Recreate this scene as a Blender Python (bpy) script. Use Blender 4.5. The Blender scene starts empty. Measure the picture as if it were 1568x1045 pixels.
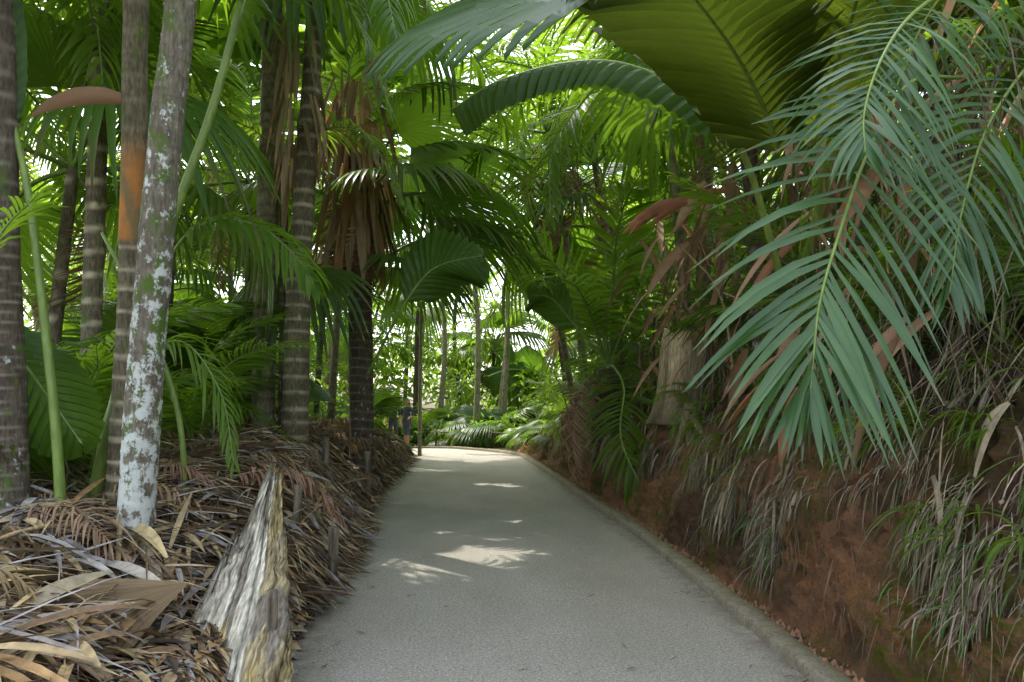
import bpy, math, random
from mathutils import Vector, Matrix, Euler, noise
scene = bpy.context.scene
V = Vector

# ---------------------------------------------------------------- helpers
class MB:
    def __init__(s):
        s.v=[]; s.f=[]; s.c=[]; s.m=[]
    def add(s,p,c=(1,1,1)):
        s.v.append((p[0],p[1],p[2])); s.c.append((c[0],c[1],c[2],1.0)); return len(s.v)-1
    def face(s,idx,m=0):
        s.f.append(idx); s.m.append(m)
    def mesh(s,name,mats,smooth=True):
        me=bpy.data.meshes.new(name)
        me.from_pydata(s.v,[],s.f)
        a=me.color_attributes.new("col",'FLOAT_COLOR','POINT')
        flat=[x for c in s.c for x in c]
        a.data.foreach_set("color",flat)
        for m in mats: me.materials.append(m)
        me.polygons.foreach_set("material_index",s.m)
        me.polygons.foreach_set("use_smooth",[smooth]*len(s.f))
        me.update()
        return me
def obj(name,data,parent=None,mat=None):
    o=bpy.data.objects.new(name,data)
    scene.collection.objects.link(o)
    if parent: o.parent=parent
    if mat is not None: o.matrix_local=mat
    return o
def empty(name,loc=(0,0,0)):
    o=bpy.data.objects.new(name,None); o.location=loc; o.empty_display_size=.2
    scene.collection.objects.link(o); return o
def lerp(a,b,t): return a+(b-a)*t
def sm(t):
    t=max(0,min(1,t)); return t*t*(3-2*t)
def interp(tab,y):
    if y<=tab[0][0]: return tab[0][1]
    for (a,b),(c,d) in zip(tab,tab[1:]):
        if y<=c: return lerp(b,d,(y-a)/(c-a))
    return tab[-1][1]
def spline(pts,n):
    pts=[V(p) for p in pts]
    P=[pts[0]*2-pts[1]]+pts+[pts[-1]*2-pts[-2]]
    out=[]; k=len(pts)-1
    for i in range(n+1):
        u=i/n*k; j=min(int(u),k-1); t=u-j
        a,b,c,d=P[j],P[j+1],P[j+2],P[j+3]
        out.append(0.5*((2*b)+(c-a)*t+(2*a-5*b+4*c-d)*t*t+(3*b-a-3*c+d)*t**3))
    return out
def tube(mb,path,rad,sides=8,col=(.5,.5,.5),m=0,cap=True,colf=None):
    rings=[]
    n=len(path); prevS=None
    for i,p in enumerate(path):
        T=(path[min(i+1,n-1)]-path[max(i-1,0)]).normalized()
        if prevS is None:
            ref=V((1,0,0)) if abs(T.x)<.8 else V((0,1,0))
            S=(ref-T*ref.dot(T)).normalized()
        else: S=(prevS-T*prevS.dot(T)).normalized()
        prevS=S; B=T.cross(S)
        r=rad(i/(n-1)) if callable(rad) else rad
        ring=[]
        for k in range(sides):
            a=2*math.pi*k/sides
            d=S*math.cos(a)+B*math.sin(a)
            rr=r
            c=col
            if colf:
                rr,c=colf(i,i/(n-1),a,r,p)
            ring.append(mb.add(p+d*rr,c))
        rings.append(ring)
    for i in range(n-1):
        for k in range(sides):
            mb.face((rings[i][k],rings[i][(k+1)%sides],rings[i+1][(k+1)%sides],rings[i+1][k]),m)
    if cap:
        mb.face(tuple(reversed(rings[0])),m); mb.face(tuple(rings[-1]),m)

# sun direction and the places where leaves are left out to let it through
el=math.radians(55); hx,hy=-.6,.8
S=V((hx*math.cos(el),hy*math.cos(el),math.sin(el)))
spots=[(.54,8.5,.0,.17),(.25,22.6,0,1.0),(1.2,22.8,0,.6),(-1.15,12.4,0,.18),(.95,15.3,0,.15),(-2.0,19,.8,.8),(-1.5,12.8,4.8,.5),(-2.0,10.4,4.6,.4),(-.5,25.2,0,1.0),(1.5,29.5,.3,1.3)]
def blocked_spot(p,rad):
    for sx,sy,sz,sr in spots:
        if p[2]<sz+1.0: continue
        w=p-V((sx,sy,sz)); d=(w-S*w.dot(S)).length
        if d<sr+rad: return True
    return False

# ---------------------------------------------------------------- materials
def newmat(name):
    m=bpy.data.materials.new(name); m.use_nodes=True
    nt=m.node_tree; nt.nodes.clear()
    out=nt.nodes.new('ShaderNodeOutputMaterial')
    return m,nt,out
def N(nt,t,**kw):
    n=nt.nodes.new(t)
    for k,v in kw.items():
        if hasattr(n,k): setattr(n,k,v)
        else: n.inputs[k].default_value=v
    return n
def mixc(nt,fac,a,b,mode='MIX'):
    n=nt.nodes.new('ShaderNodeMix'); n.data_type='RGBA'; n.blend_type=mode
    def s(i,v):
        if isinstance(v,(tuple,list)): n.inputs[i].default_value=(v[0],v[1],v[2],1)
        elif isinstance(v,(int,float)): n.inputs[i].default_value=v
        else: nt.links.new(v,n.inputs[i])
    s(0,fac); s(6,a); s(7,b)
    return n.outputs[2]
def ramp(nt,src,a,b):
    n=nt.nodes.new('ShaderNodeMapRange'); n.inputs[1].default_value=a; n.inputs[2].default_value=b
    nt.links.new(src,n.inputs[0]); return n.outputs[0]
def noi(nt,scale,detail=4,vec=None,rough=.6):
    n=nt.nodes.new('ShaderNodeTexNoise'); n.inputs['Scale'].default_value=scale; n.inputs['Detail'].default_value=detail
    n.inputs['Roughness'].default_value=rough
    if vec is not None: nt.links.new(vec,n.inputs['Vector'])
    return n.outputs[0]
def coords(nt,scale=(1,1,1)):
    t=nt.nodes.new('ShaderNodeTexCoord'); mp=nt.nodes.new('ShaderNodeMapping')
    mp.inputs['Scale'].default_value=scale
    nt.links.new(t.outputs['Object'],mp.inputs['Vector']); return mp.outputs[0]

def leafmat(name,dark,light,trans,rough=.38,tfac=.38,tip=(.24,.17,.08),spec=.3,lo=.65,hi=1.5):
    m,nt,out=newmat(name); L=nt.links.new
    at=N(nt,'ShaderNodeAttribute',attribute_name='col')
    sep=nt.nodes.new('ShaderNodeSeparateColor'); L(at.outputs['Color'],sep.inputs[0])
    oi=nt.nodes.new('ShaderNodeObjectInfo')
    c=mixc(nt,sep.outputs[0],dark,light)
    pn=noi(nt,9,2,coords(nt))
    c=mixc(nt,ramp(nt,pn,.45,.75),c,tuple(x*.65 for x in light))
    hs=nt.nodes.new('ShaderNodeHueSaturation')
    v=nt.nodes.new('ShaderNodeMapRange'); v.inputs[3].default_value=lo; v.inputs[4].default_value=hi
    L(oi.outputs['Random'],v.inputs[0]); L(v.outputs[0],hs.inputs['Value'])
    h=nt.nodes.new('ShaderNodeMapRange'); h.inputs[3].default_value=.458; h.inputs[4].default_value=.507
    w=nt.nodes.new('ShaderNodeMath'); w.operation='MULTIPLY'; w.inputs[1].default_value=7.31
    w2=nt.nodes.new('ShaderNodeMath'); w2.operation='FRACT'
    L(oi.outputs['Random'],w.inputs[0]); L(w.outputs[0],w2.inputs[0]); L(w2.outputs[0],h.inputs[0]); L(h.outputs[0],hs.inputs['Hue'])
    L(c,hs.inputs['Color'])
    tf=nt.nodes.new('ShaderNodeMath'); tf.operation='MULTIPLY'
    L(ramp(nt,sep.outputs[1],.78,1.0),tf.inputs[0]); L(sep.outputs[2],tf.inputs[1])
    c2=mixc(nt,tf.outputs[0],hs.outputs[0],tip)
    pr=N(nt,'ShaderNodeBsdfPrincipled'); pr.inputs['Roughness'].default_value=rough
    pr.inputs['Specular IOR Level'].default_value=spec
    L(c2,pr.inputs['Base Color'])
    tr=nt.nodes.new('ShaderNodeBsdfTranslucent')
    tc=mixc(nt,.8,hs.outputs[0],trans)
    tc=mixc(nt,tf.outputs[0],tc,tip); L(tc,tr.inputs[0])
    mx=nt.nodes.new('ShaderNodeMixShader'); mx.inputs[0].default_value=tfac
    L(pr.outputs[0],mx.inputs[1]); L(tr.outputs[0],mx.inputs[2]); L(mx.outputs[0],out.inputs[0])
    return m
M_LEAF=leafmat('palm_leaflet',(.03,.08,.012),(.10,.185,.025),(.40,.66,.03),tfac=.48)
M_LEAFB=leafmat('palm_leaflet_bluish',(.035,.095,.028),(.085,.175,.055),(.17,.36,.04),rough=.3,tfac=.22,spec=.5,lo=.95,hi=1.05)
M_FAN=leafmat('fan_leaf',(.022,.06,.012),(.07,.145,.025),(.26,.48,.025),rough=.35,tfac=.40)
M_FANB=leafmat('fan_leaf_glaucous',(.04,.10,.035),(.11,.20,.09),(.16,.36,.06),rough=.28,tfac=.3,spec=.55,lo=.95,hi=1.05)
M_OLIVE=leafmat('broad_leaf_olive',(.015,.03,.003),(.12,.16,.025),(.18,.25,.015),rough=.5,tfac=.42,lo=.95,hi=1.05)
M_BUSH=leafmat('bush_leaf',(.03,.09,.012),(.11,.21,.025),(.40,.66,.04),rough=.4,tfac=.48)
M_DEADF=leafmat('dead_leaf',(.17,.115,.055),(.38,.28,.15),(.34,.22,.08),rough=.7,tfac=.2,tip=(.2,.14,.08))
M_ORANGE=leafmat('dead_leaf_rust',(.20,.10,.04),(.38,.23,.10),(.5,.24,.07),rough=.6,tfac=.3)

def colmat(name,rough=.8,bumpscale=60,bump=.3,noisev=.35,nscale=(1,1,1),ns=12):
    m,nt,out=newmat(name); L=nt.links.new
    at=N(nt,'ShaderNodeAttribute',attribute_name='col')
    co=coords(nt,nscale)
    n=noi(nt,ns,4,co)
    c=mixc(nt,1.0,at.outputs['Color'],mixc(nt,ramp(nt,n,.3,.7),(1-noisev,)*3,(1+noisev,)*3),'MULTIPLY')
    pr=N(nt,'ShaderNodeBsdfPrincipled'); pr.inputs['Roughness'].default_value=rough
    pr.inputs['Specular IOR Level'].default_value=.2
    L(c,pr.inputs['Base Color'])
    b=nt.nodes.new('ShaderNodeBump'); b.inputs['Strength'].default_value=bump; b.inputs['Distance'].default_value=.01
    L(noi(nt,bumpscale,3,co),b.inputs['Height']); L(b.outputs[0],pr.inputs['Normal'])
    L(pr.outputs[0],out.inputs[0]); return m
M_DRY=colmat('dry_plant_matter')
M_WOOD=colmat('weathered_wood',.85,30,.8,.5,(8,8,1),6)
M_LOG=colmat('split_palm_wood',.85,22,1.0,.6,(12,1.2,2.2),6)
M_CLOTH=colmat('cloth_and_skin',.8,80,.1,.1)

def trunkmat(name,base,base2,ringc,lichen=0,moss=0,shaft=(.45,.2,.05),hfall=-.15):
    m,nt,out=newmat(name); L=nt.links.new
    at=N(nt,'ShaderNodeAttribute',attribute_name='col')
    sep=nt.nodes.new('ShaderNodeSeparateColor'); L(at.outputs['Color'],sep.inputs[0])
    co=coords(nt); cs=coords(nt,(1,1,.25))
    c=mixc(nt,ramp(nt,noi(nt,7,5,co),.35,.65),base,base2)
    c=mixc(nt,ramp(nt,noi(nt,45,3,cs),.35,.7),c,tuple(x*.5 for x in base))
    c=mixc(nt,sep.outputs[0],c,ringc)
    if moss:
        c=mixc(nt,ramp(nt,noi(nt,5,4,coords(nt,(1.3,1,.8))),.6-.1*moss,.72-.1*moss),c,(.08,.13,.02))
    if lichen:
        t=.62-.12*lichen
        ad=nt.nodes.new('ShaderNodeMath'); ad.operation='MULTIPLY_ADD'; ad.inputs[1].default_value=hfall
        L(sep.outputs[1],ad.inputs[0]); L(noi(nt,13,8,coords(nt,(1,1,.8)),.72),ad.inputs[2])
        c=mixc(nt,ramp(nt,ad.outputs[0],t-.03,t+.04),c,mixc(nt,noi(nt,60,3,co),(.42,.44,.39),(.66,.68,.61)))
    c=mixc(nt,sep.outputs[2],c,mixc(nt,ramp(nt,noi(nt,9,4,coords(nt,(1,1,.4))),.4,.6),shaft,(.20,.14,.06)))
    pr=N(nt,'ShaderNodeBsdfPrincipled'); pr.inputs['Roughness'].default_value=.8
    pr.inputs['Specular IOR Level'].default_value=.25
    L(c,pr.inputs['Base Color'])
    b=nt.nodes.new('ShaderNodeBump'); b.inputs['Strength'].default_value=.6; b.inputs['Distance'].default_value=.012
    L(noi(nt,50,5,cs),b.inputs['Height']); L(b.outputs[0],pr.inputs['Normal'])
    L(pr.outputs[0],out.inputs[0]); return m
M_TRLICH=trunkmat('lichen_bark',(.16,.135,.095),(.26,.23,.16),(.10,.085,.06),lichen=1.5,moss=.95,hfall=-.185)
M_TRRING=trunkmat('ringed_bark',(.14,.115,.07),(.23,.195,.12),(.56,.48,.33),lichen=.05,moss=.2,shaft=(.45,.18,.04))
M_TRTAN=trunkmat('tan_ringed_bark',(.26,.225,.14),(.36,.32,.20),(.13,.11,.07),lichen=.1,moss=.6)
M_TRDARK=trunkmat('dark_bark',(.09,.07,.048),(.16,.125,.09),(.24,.21,.155),lichen=.35,moss=.2)

def petmat(name,a,b):
    m,nt,out=newmat(name); L=nt.links.new
    c=mixc(nt,ramp(nt,noi(nt,6,3,coords(nt,(4,4,1))),.35,.65),a,b)
    pr=N(nt,'ShaderNodeBsdfPrincipled'); pr.inputs['Roughness'].default_value=.4
    L(c,pr.inputs['Base Color']); L(pr.outputs[0],out.inputs[0]); return m
M_PET=petmat('green_petiole',(.13,.20,.03),(.21,.30,.06))
M_PETB=petmat('brown_petiole',(.16,.10,.05),(.22,.16,.08))

def pathmat():
    m,nt,out=newmat('concrete_path'); L=nt.links.new
    co=coords(nt)
    c=mixc(nt,ramp(nt,noi(nt,48,6,co,.9),.36,.64),(.22,.20,.165),(.60,.56,.485))
    c=mixc(nt,ramp(nt,noi(nt,75,2,co),.60,.66),c,(.78,.75,.67))
    c=mixc(nt,ramp(nt,noi(nt,66,2,coords(nt,(1,1,1.3))),.62,.67),c,(.09,.08,.07))
    c=mixc(nt,ramp(nt,noi(nt,1.1,5,coords(nt,(1,.4,1))),.38,.7),c,mixc(nt,.40,c,(.24,.215,.165)))
    at=N(nt,'ShaderNodeAttribute',attribute_name='col')
    sep=nt.nodes.new('ShaderNodeSeparateColor'); L(at.outputs['Color'],sep.inputs[0])
    mu=nt.nodes.new('ShaderNodeMath'); mu.operation='MULTIPLY'
    L(sep.outputs[0],mu.inputs[0]); L(ramp(nt,noi(nt,6,5,co),.3,.6),mu.inputs[1])
    c=mixc(nt,mu.outputs[0],c,(.13,.10,.07))
    pr=N(nt,'ShaderNodeBsdfPrincipled'); pr.inputs['Roughness'].default_value=.85
    pr.inputs['Specular IOR Level'].default_value=.25
    L(c,pr.inputs['Base Color'])
    b=nt.nodes.new('ShaderNodeBump'); b.inputs['Strength'].default_value=.9; b.inputs['Distance'].default_value=.010
    L(noi(nt,60,5,co,.85),b.inputs['Height']); L(b.outputs[0],pr.inputs['Normal'])
    L(pr.outputs[0],out.inputs[0]); return m
M_PATH=pathmat()
def earthmat(name,a,b,d,bd=.03):
    m,nt,out=newmat(name); L=nt.links.new
    co=coords(nt)
    c=mixc(nt,ramp(nt,noi(nt,3,6,co),.35,.65),a,b)
    c=mixc(nt,ramp(nt,noi(nt,9,8,co,.78),.46,.64),c,d)
    c=mixc(nt,ramp(nt,noi(nt,50,5,co,.75),.52,.68),c,tuple(x*.5 for x in d))
    c=mixc(nt,ramp(nt,noi(nt,33,5,coords(nt,(1,1.2,1)),.75),.60,.72),c,(.50,.36,.24))
    at=N(nt,'ShaderNodeAttribute',attribute_name='col')
    sep=nt.nodes.new('ShaderNodeSeparateColor'); L(at.outputs['Color'],sep.inputs[0])
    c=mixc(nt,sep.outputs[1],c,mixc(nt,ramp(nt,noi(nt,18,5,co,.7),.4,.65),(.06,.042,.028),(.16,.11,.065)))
    mu=nt.nodes.new('ShaderNodeMath'); mu.operation='MULTIPLY'
    L(sep.outputs[0],mu.inputs[0]); L(ramp(nt,noi(nt,11,6,co,.7),.42,.58),mu.inputs[1])
    c=mixc(nt,mu.outputs[0],c,mixc(nt,noi(nt,40,3,co),(.24,.23,.025),(.07,.09,.015)))
    pr=N(nt,'ShaderNodeBsdfPrincipled'); pr.inputs['Roughness'].default_value=.95
    pr.inputs['Specular IOR Level'].default_value=.12
    L(c,pr.inputs['Base Color'])
    b=nt.nodes.new('ShaderNodeBump'); b.inputs['Strength'].default_value=1; b.inputs['Distance'].default_value=bd
    L(noi(nt,20,9,co,.82),b.inputs['Height']); L(b.outputs[0],pr.inputs['Normal'])
    L(pr.outputs[0],out.inputs[0]); return m
M_CLAY=earthmat('red_clay',(.56,.25,.11),(.38,.20,.11),(.24,.155,.10),.10)
M_SOIL=earthmat('forest_soil',(.09,.07,.04),(.13,.10,.06),(.06,.045,.03))
M_KERB=earthmat('kerb_concrete',(.35,.31,.235),(.27,.24,.18),(.20,.17,.12),.01)

# ---------------------------------------------------------------- terrain functions
LE=[(-20,-1.0),(4.5,-1.0),(6.4,-1.06),(9,-1.1),(13.5,-1.27),(18,-1.15),(21,-1.05)]
def le(y):
    if y<21: return interp(LE,y)
    return -1.05-.10*(y-21)**2
RE=[(-20,2.0),(4.5,2.04),(6.6,2.12),(9.7,2.18),(16,2.12),(22.5,2.02)]
def re_(y):
    if y<22.5: return interp(RE,y)
    return 2.02-.10*(y-22.5)**2
def pz(y): return 0 if y<27 else -.05*(y-27)
def hl(x,y):
    d=max(0,le(min(y,25))-x)
    A=interp([(0,.12),(4.5,.2),(8,.62),(16,.72),(24,.5),(30,.1)],y)
    z=.30*sm(d/.22)*interp([(24,1),(28,.2)],y)+A*sm((d-.05)/1.2)
    z+=.17*noise.noise(V((x*1.3,y*1.3,0)))*sm(d/.5)+.06*noise.noise(V((x*4,y*4,0)))*sm(d/.4)
    z+=max(0,d-6)*.12
    return z
BP=[(0,2.20,-.05),(.1,2.30,.22),(.22,2.42,.62),(.36,2.60,1.08),(.48,2.85,1.48),(.58,3.2,1.82),(.7,3.9,2.2),(.85,6,3.1),(1.0,11,5.2)]
BX=[(a,b) for a,b,c in BP]; BZ=[(a,c) for a,b,c in BP]
def bank(v,y):
    x=interp(BX,v); z=interp(BZ,v)
    s=interp([(-5,1),(11,1),(16,.8),(22,.55),(27,.4),(34,.35)],y)
    p=V((x-2.2+max(re_(min(y,23)),0)+.17,y,z*s if z>0 else z))
    n=V((-1,0,.45)).normalized()
    q=V((x*1.1,y*1.1,z*1.1))
    amp=sm(v/.12)
    dsp=.18*noise.noise(q*1.2)+.14*noise.noise(q*3.1)-.09*abs(noise.noise(q*6))*2+.06*noise.noise(q*14)+.04*noise.noise(q*31)
    return p+n*dsp*amp*.9

def axis(segs):
    out=[]
    for a,b,st in segs:
        k=int(round((b-a)/st)); out+= [a+(b-a)*i/k for i in range(k)]
    out.append(segs[-1][1]); return out
def ground_h(x,y):
    if y<24:
        if x<le(y): z=hl(x,y)
        elif x<2.3: z=-.03
        else: z=-.1+ min(1,(x-2.3)/9)*2.4
    else:
        t=sm((y-24)/6)
        a=hl(x,y) if x<le(24) else (-.03 if x<2.3 else -.1+min(1,(x-2.3)/9)*2.4)
        b=-.1-.55*sm((y-29)/6)+.12*noise.noise(V((x*.4,y*.4,3)))+max(0,min(40,abs(x)-8))*.1
        z=lerp(a,b,t)
        if le(y)-.1<x<re_(y)+.1: z=min(z,pz(y)-.04)
    if y>60 or abs(x)>60: z=lerp(z,0,.5)
    return z
mb=MB()
xs=axis([(-400,-60,40),(-60,-12,3),(-12,-5,.4),(-5,-.6,.07),(-.6,2.4,.5),(2.4,12,.8),(12,60,4),(60,400,40)])
ys=axis([(-200,-20,20),(-20,0,1),(0,14,.1),(14,36,.25),(36,60,2),(60,500,40)])
for y in ys:
    for x in xs: mb.add((x,y,ground_h(x,y)),(0,0,0))
W=len(xs)
for j in range(len(ys)-1):
    for i in range(W-1):
        mb.face((j*W+i,j*W+i+1,(j+1)*W+i+1,(j+1)*W+i))
obj('ground',mb.mesh('ground',[M_SOIL]))

mb=MB(); K=14
ys=axis([(-15,36,.15)])
for y in ys:
    a,b=le(y),re_(y)+.02
    ja=.05*noise.noise(V((y*1.7,0,5)))+.03*noise.noise(V((y*6,0,5)))
    for i in range(K+1):
        t=i/K; x=lerp(a+ja-.06,b,t)
        e=max(0,1-(x-a-ja)/.22) if x-a<.4 else max(0,1-(b-x)/.12)*.7
        mb.add((x,y,pz(y)+.003*noise.noise(V((x,y,0)))),(min(1,max(0,e)),0,0))
for j in range(len(ys)-1):
    for i in range(K): mb.face((j*(K+1)+i,j*(K+1)+i+1,(j+1)*(K+1)+i+1,(j+1)*(K+1)+i))
obj('footpath',mb.mesh('footpath',[M_PATH]))

mb=MB(); prev=None
for y in axis([(-15,29,.08)]):
    r=re_(y); z=pz(y)
    w=.13+.02*noise.noise(V((y*2,1,1))); h=.075+.022*noise.noise(V((y*3,2,2)))
    o=.014*noise.noise(V((y*5,4,2)))
    ring=[mb.add(p,c) for p,c in (((r+o,y,z-.05),(0,.3,0)),((r+o+.005,y,z+h*.8),(0,.1,0)),((r+o+.02,y,z+h),(0,0,0)),((r+w,y,z+h+.005),(.3,.2,0)),((r+w+.06,y,z+h-.02),(.2,.6,0)))]
    if prev:
        for k in range(4): mb.face((prev[k],prev[k+1],ring[k+1],ring[k]))
    prev=ring
obj('kerb',mb.mesh('kerb',[M_KERB]))

mb=MB(); NV=120
ys=axis([(-3,12,.035),(12,36,.15)])
for y in ys:
    for i in range(NV+1):
        v=(i/NV)**1.15
        p=bank(v,y)
        moss=sm((noise.noise(V((p.y*1.3,p.z*2,7)))+.12)/.35)*.6
        if y<4.9 and p.z<.95: moss=max(moss,sm((4.9-y)/.6)*sm((p.z-.03)/.2)*.95)
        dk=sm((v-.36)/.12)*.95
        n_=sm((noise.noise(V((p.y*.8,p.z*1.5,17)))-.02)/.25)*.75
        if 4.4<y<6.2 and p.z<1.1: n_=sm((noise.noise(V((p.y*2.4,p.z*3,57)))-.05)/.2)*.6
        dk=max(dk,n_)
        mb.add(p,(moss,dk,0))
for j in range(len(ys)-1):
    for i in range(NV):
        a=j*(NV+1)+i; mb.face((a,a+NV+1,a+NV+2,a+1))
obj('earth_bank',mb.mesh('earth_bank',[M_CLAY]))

# ---------------------------------------------------------------- leaf generators
def strip(mb,p,d,L,w,side,droop=.3,segs=4,col=(.5,0,0),fold=.25,m=0,alongG=True,prof=(.45,.95,1,.7,.06)):
    d=V(d).normalized(); p=V(p); prev=None
    rb=col[2]
    for i in range(segs+1):
        t=i/segs
        s=(side-d*side.dot(d)).normalized(); nn=d.cross(s)
        u=t*(len(prof)-1); j=min(int(u),len(prof)-2); ww=lerp(prof[j],prof[j+1],u-j)*w*.5
        c=(col[0],t,rb) if alongG else col
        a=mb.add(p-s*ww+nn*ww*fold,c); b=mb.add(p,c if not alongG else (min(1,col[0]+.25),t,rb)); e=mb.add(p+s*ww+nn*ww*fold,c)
        if prev:
            mb.face((prev[0],prev[1],b,a),m); mb.face((prev[1],prev[2],e,b),m)
        prev=(a,b,e)
        p=p+d*(L/segs); d=(d+V((0,0,-droop/segs))).normalized()
def pinnate(mb,pts,n,L,w,up,r,droop=.6,ang0=75,ang1=28,lift=.15,start=.15,rad=.014,jitter=.12,m_leaf=0,m_pet=1,irregular=0):
    C=spline(pts,40); up=V(up).normalized()
    tube(mb,C,lambda t:rad*(1-.8*t)+.002,5,(.5,0,0),m_pet,False)
    for i in range(n):
        t=start+(1-start)*(i+.5)/n
        u=t*40; j=min(int(u),39); p=C[j].lerp(C[j+1],u-j); T=(C[j+1]-C[j]).normalized()
        Sd=T.cross(up).normalized(); Nn=Sd.cross(T)
        k=(t-start)/(1-start)
        ll=L*(.45+.55*math.sin(math.pi*min(1,.18+k*.9)))*(1 if k<.9 else .8)
        a=math.radians(lerp(ang0,ang1,k))
        for sd in (-1,1):
            if r.random()<.04: continue
            aa=a+r.gauss(0,jitter*.5)
            d=Sd*sd*math.sin(aa)+T*math.cos(aa)+Nn*(lift+r.gauss(0,jitter))
            if irregular: d+=Nn*r.uniform(-irregular,irregular)
            br=1.0 if r.random()<.4 else .0
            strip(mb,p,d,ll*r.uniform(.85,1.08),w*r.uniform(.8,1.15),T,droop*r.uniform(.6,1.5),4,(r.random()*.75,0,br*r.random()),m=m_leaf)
def fan(mb,base,fwd,up,Rr,nseg,spread,split,r,droop=.5,petpts=None,cup=.1,m_leaf=0,m_pet=1,tipdroop=.5):
    f=V(fwd).normalized(); up=V(up); s=f.cross(up).normalized(); u=s.cross(f)
    rows=sorted(set([0,.15,.35,.55,split,(split+1)/2,.92,1.0]))
    def P(th,rr,lift=0):
        x=math.cos(th)*rr*Rr; y=math.sin(th)*rr*Rr
        x+= .28*Rr*(1-abs(th)/spread)*min(1,rr*1.5)
        z=-droop*Rr*(rr**2)*(.35+.65*(x/Rr if x>0 else 0)**2)*.6 + cup*Rr*rr*abs(math.sin(th)) - droop*.35*Rr*(rr**3)*abs(math.sin(th))
        z+=lift
        return V(base)+f*x+s*y+u*z
    dth=2*spread/nseg
    for k in range(nseg):
        th0=-spread+k*dth; th1=th0+dth; tm=(th0+th1)/2
        ll=(.80+.2*math.cos(tm*.8))*r.uniform(.93,1.04)
        rv=r.random()*.6; br=r.random()*(1 if r.random()<.3 else 0)
        prev=None; drp=r.uniform(.5,1.5)*tipdroop
        tw=r.gauss(0,.02)
        for q in rows:
            rr=q
            if q<=split: h=dth/2
            else: h=dth/2*max(.04,1-(q-split)/(1-split))**.8
            rad=rr*ll
            pleat=.035*Rr*rr*(dth/.12)*.45
            ex=V((0,0,-1))*drp*Rr*max(0,rr-split)**1.5
            tt=tm+tw*max(0,rr-split)*6
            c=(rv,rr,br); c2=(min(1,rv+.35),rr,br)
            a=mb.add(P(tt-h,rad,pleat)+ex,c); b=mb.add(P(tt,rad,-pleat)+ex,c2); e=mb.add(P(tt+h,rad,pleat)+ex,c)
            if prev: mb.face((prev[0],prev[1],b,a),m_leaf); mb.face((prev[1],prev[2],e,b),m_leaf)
            prev=(a,b,e)
    if petpts:
        pp=spline(petpts,14)
        tube(mb,pp,lambda t:.028-.012*t,6,(.5,0,0),m_pet,False)
def broad(mb,pts,W_,up,r,ribs=26,pleat=.02,ang=40,droop=.25,m_leaf=0,m_pet=1,rad=.02,notch=.05,start=.0,prof=None):
    C=spline(pts,ribs*2); up=V(up).normalized()
    tube(mb,C,lambda t:rad*(1-.8*t),6,(.9,0,0),m_pet,False)
    for sd in (-1,1):
        prev=None
        for i in range(ribs*2+1):
            t=i/(ribs*2)
            if t<start: continue
            k=(t-start)/(1-start)
            T=(C[min(i+1,ribs*2)]-C[max(i-1,0)]).normalized(); Sd=T.cross(up).normalized(); Nn=Sd.cross(T)
            wp=(math.sin(math.pi*min(1,(.08+k*.92)))**.6 if not prof else interp(prof,k))*W_*.5
            if k>=.999: wp=.01
            wp*=r.uniform(1-notch,1+notch)*(1.04 if i%2 else .96)
            row=[]; a=math.radians(ang)
            cc=.25*r.random()
            for q in (0,.25,.5,.75,1.0):
                d=Sd*sd*math.sin(a)+T*math.cos(a)*.7
                p=C[i]+d*wp*q*1.2+Nn*(wp*q*.12-droop*W_*q*q*.5+(pleat if i%2 else -pleat)*min(1,q*3))
                row.append(mb.add(p,(cc+ (.75 if i%2 else 0),q*.7,.0)))
            if prev:
                for q in range(4): mb.face((prev[q],prev[q+1],row[q+1],row[q]),m_leaf)
            prev=row

def lib_pin(i,mats,irregular=0.1,dr=None):
    r=random.Random(100+i); mb=MB()
    arch=[.35,.6,.85,.5,.7,1.0][i%6]
    pts=[(0,0,0),(.7,0,.30),(1.45,r.uniform(-.08,.08),.42-.12*arch),(2.1,r.uniform(-.15,.15),.30-.45*arch),(2.65,r.uniform(-.25,.25),-.05-.9*arch)]
    pinnate(mb,pts,42,.72,.042,(0,0,1),r,droop=dr or r.uniform(.5,1.3),irregular=irregular,rad=.02,jitter=.14)
    return mb.mesh('pinnate_frond',mats)
PIN=[lib_pin(i,[M_LEAF,M_PET]) for i in range(6)]
PIND=[lib_pin(i+10,[M_DEADF,M_PETB],.5,2.2) for i in range(3)]
def lib_fan(i,mats,td=.5):
    r=random.Random(200+i); mb=MB()
    pl=r.uniform(.8,1.3)
    pp=[(0,0,0),(pl*.5,0,.18),(pl,0,.2)]
    dr=r.uniform(.4,1.1)
    fan(mb,(pl,0,.2),(1,0,-.15-.25*dr),(0,0,1),r.uniform(1.0,1.2),34,math.radians(r.uniform(95,125)),r.uniform(.5,.7),r,droop=dr,petpts=pp,tipdroop=td*r.uniform(.7,1.6))
    return mb.mesh('fan_frond',mats)
FAN=[lib_fan(i,[M_FAN,M_PET]) for i in range(5)]
FAND=[lib_fan(i+20,[M_DEADF,M_PETB],1.6) for i in range(3)]
def clump(mb,c,size,n,lf,r):
    for k in range(n):
        d=V((r.gauss(0,1),r.gauss(0,1),r.gauss(0,1))).normalized()
        p=d*size*r.random()**.45; p.z*=.8
        dd=(d+V((r.gauss(0,.5),r.gauss(0,.5),r.gauss(0,.4)-.2)))
        sd=V((r.gauss(0,1),r.gauss(0,1),r.gauss(0,.4)))
        strip(mb,c+p,dd,lf*r.uniform(.7,1.4),lf*.42,sd,.8,2,(r.random(),0,0),prof=(.1,1,.05))
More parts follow.
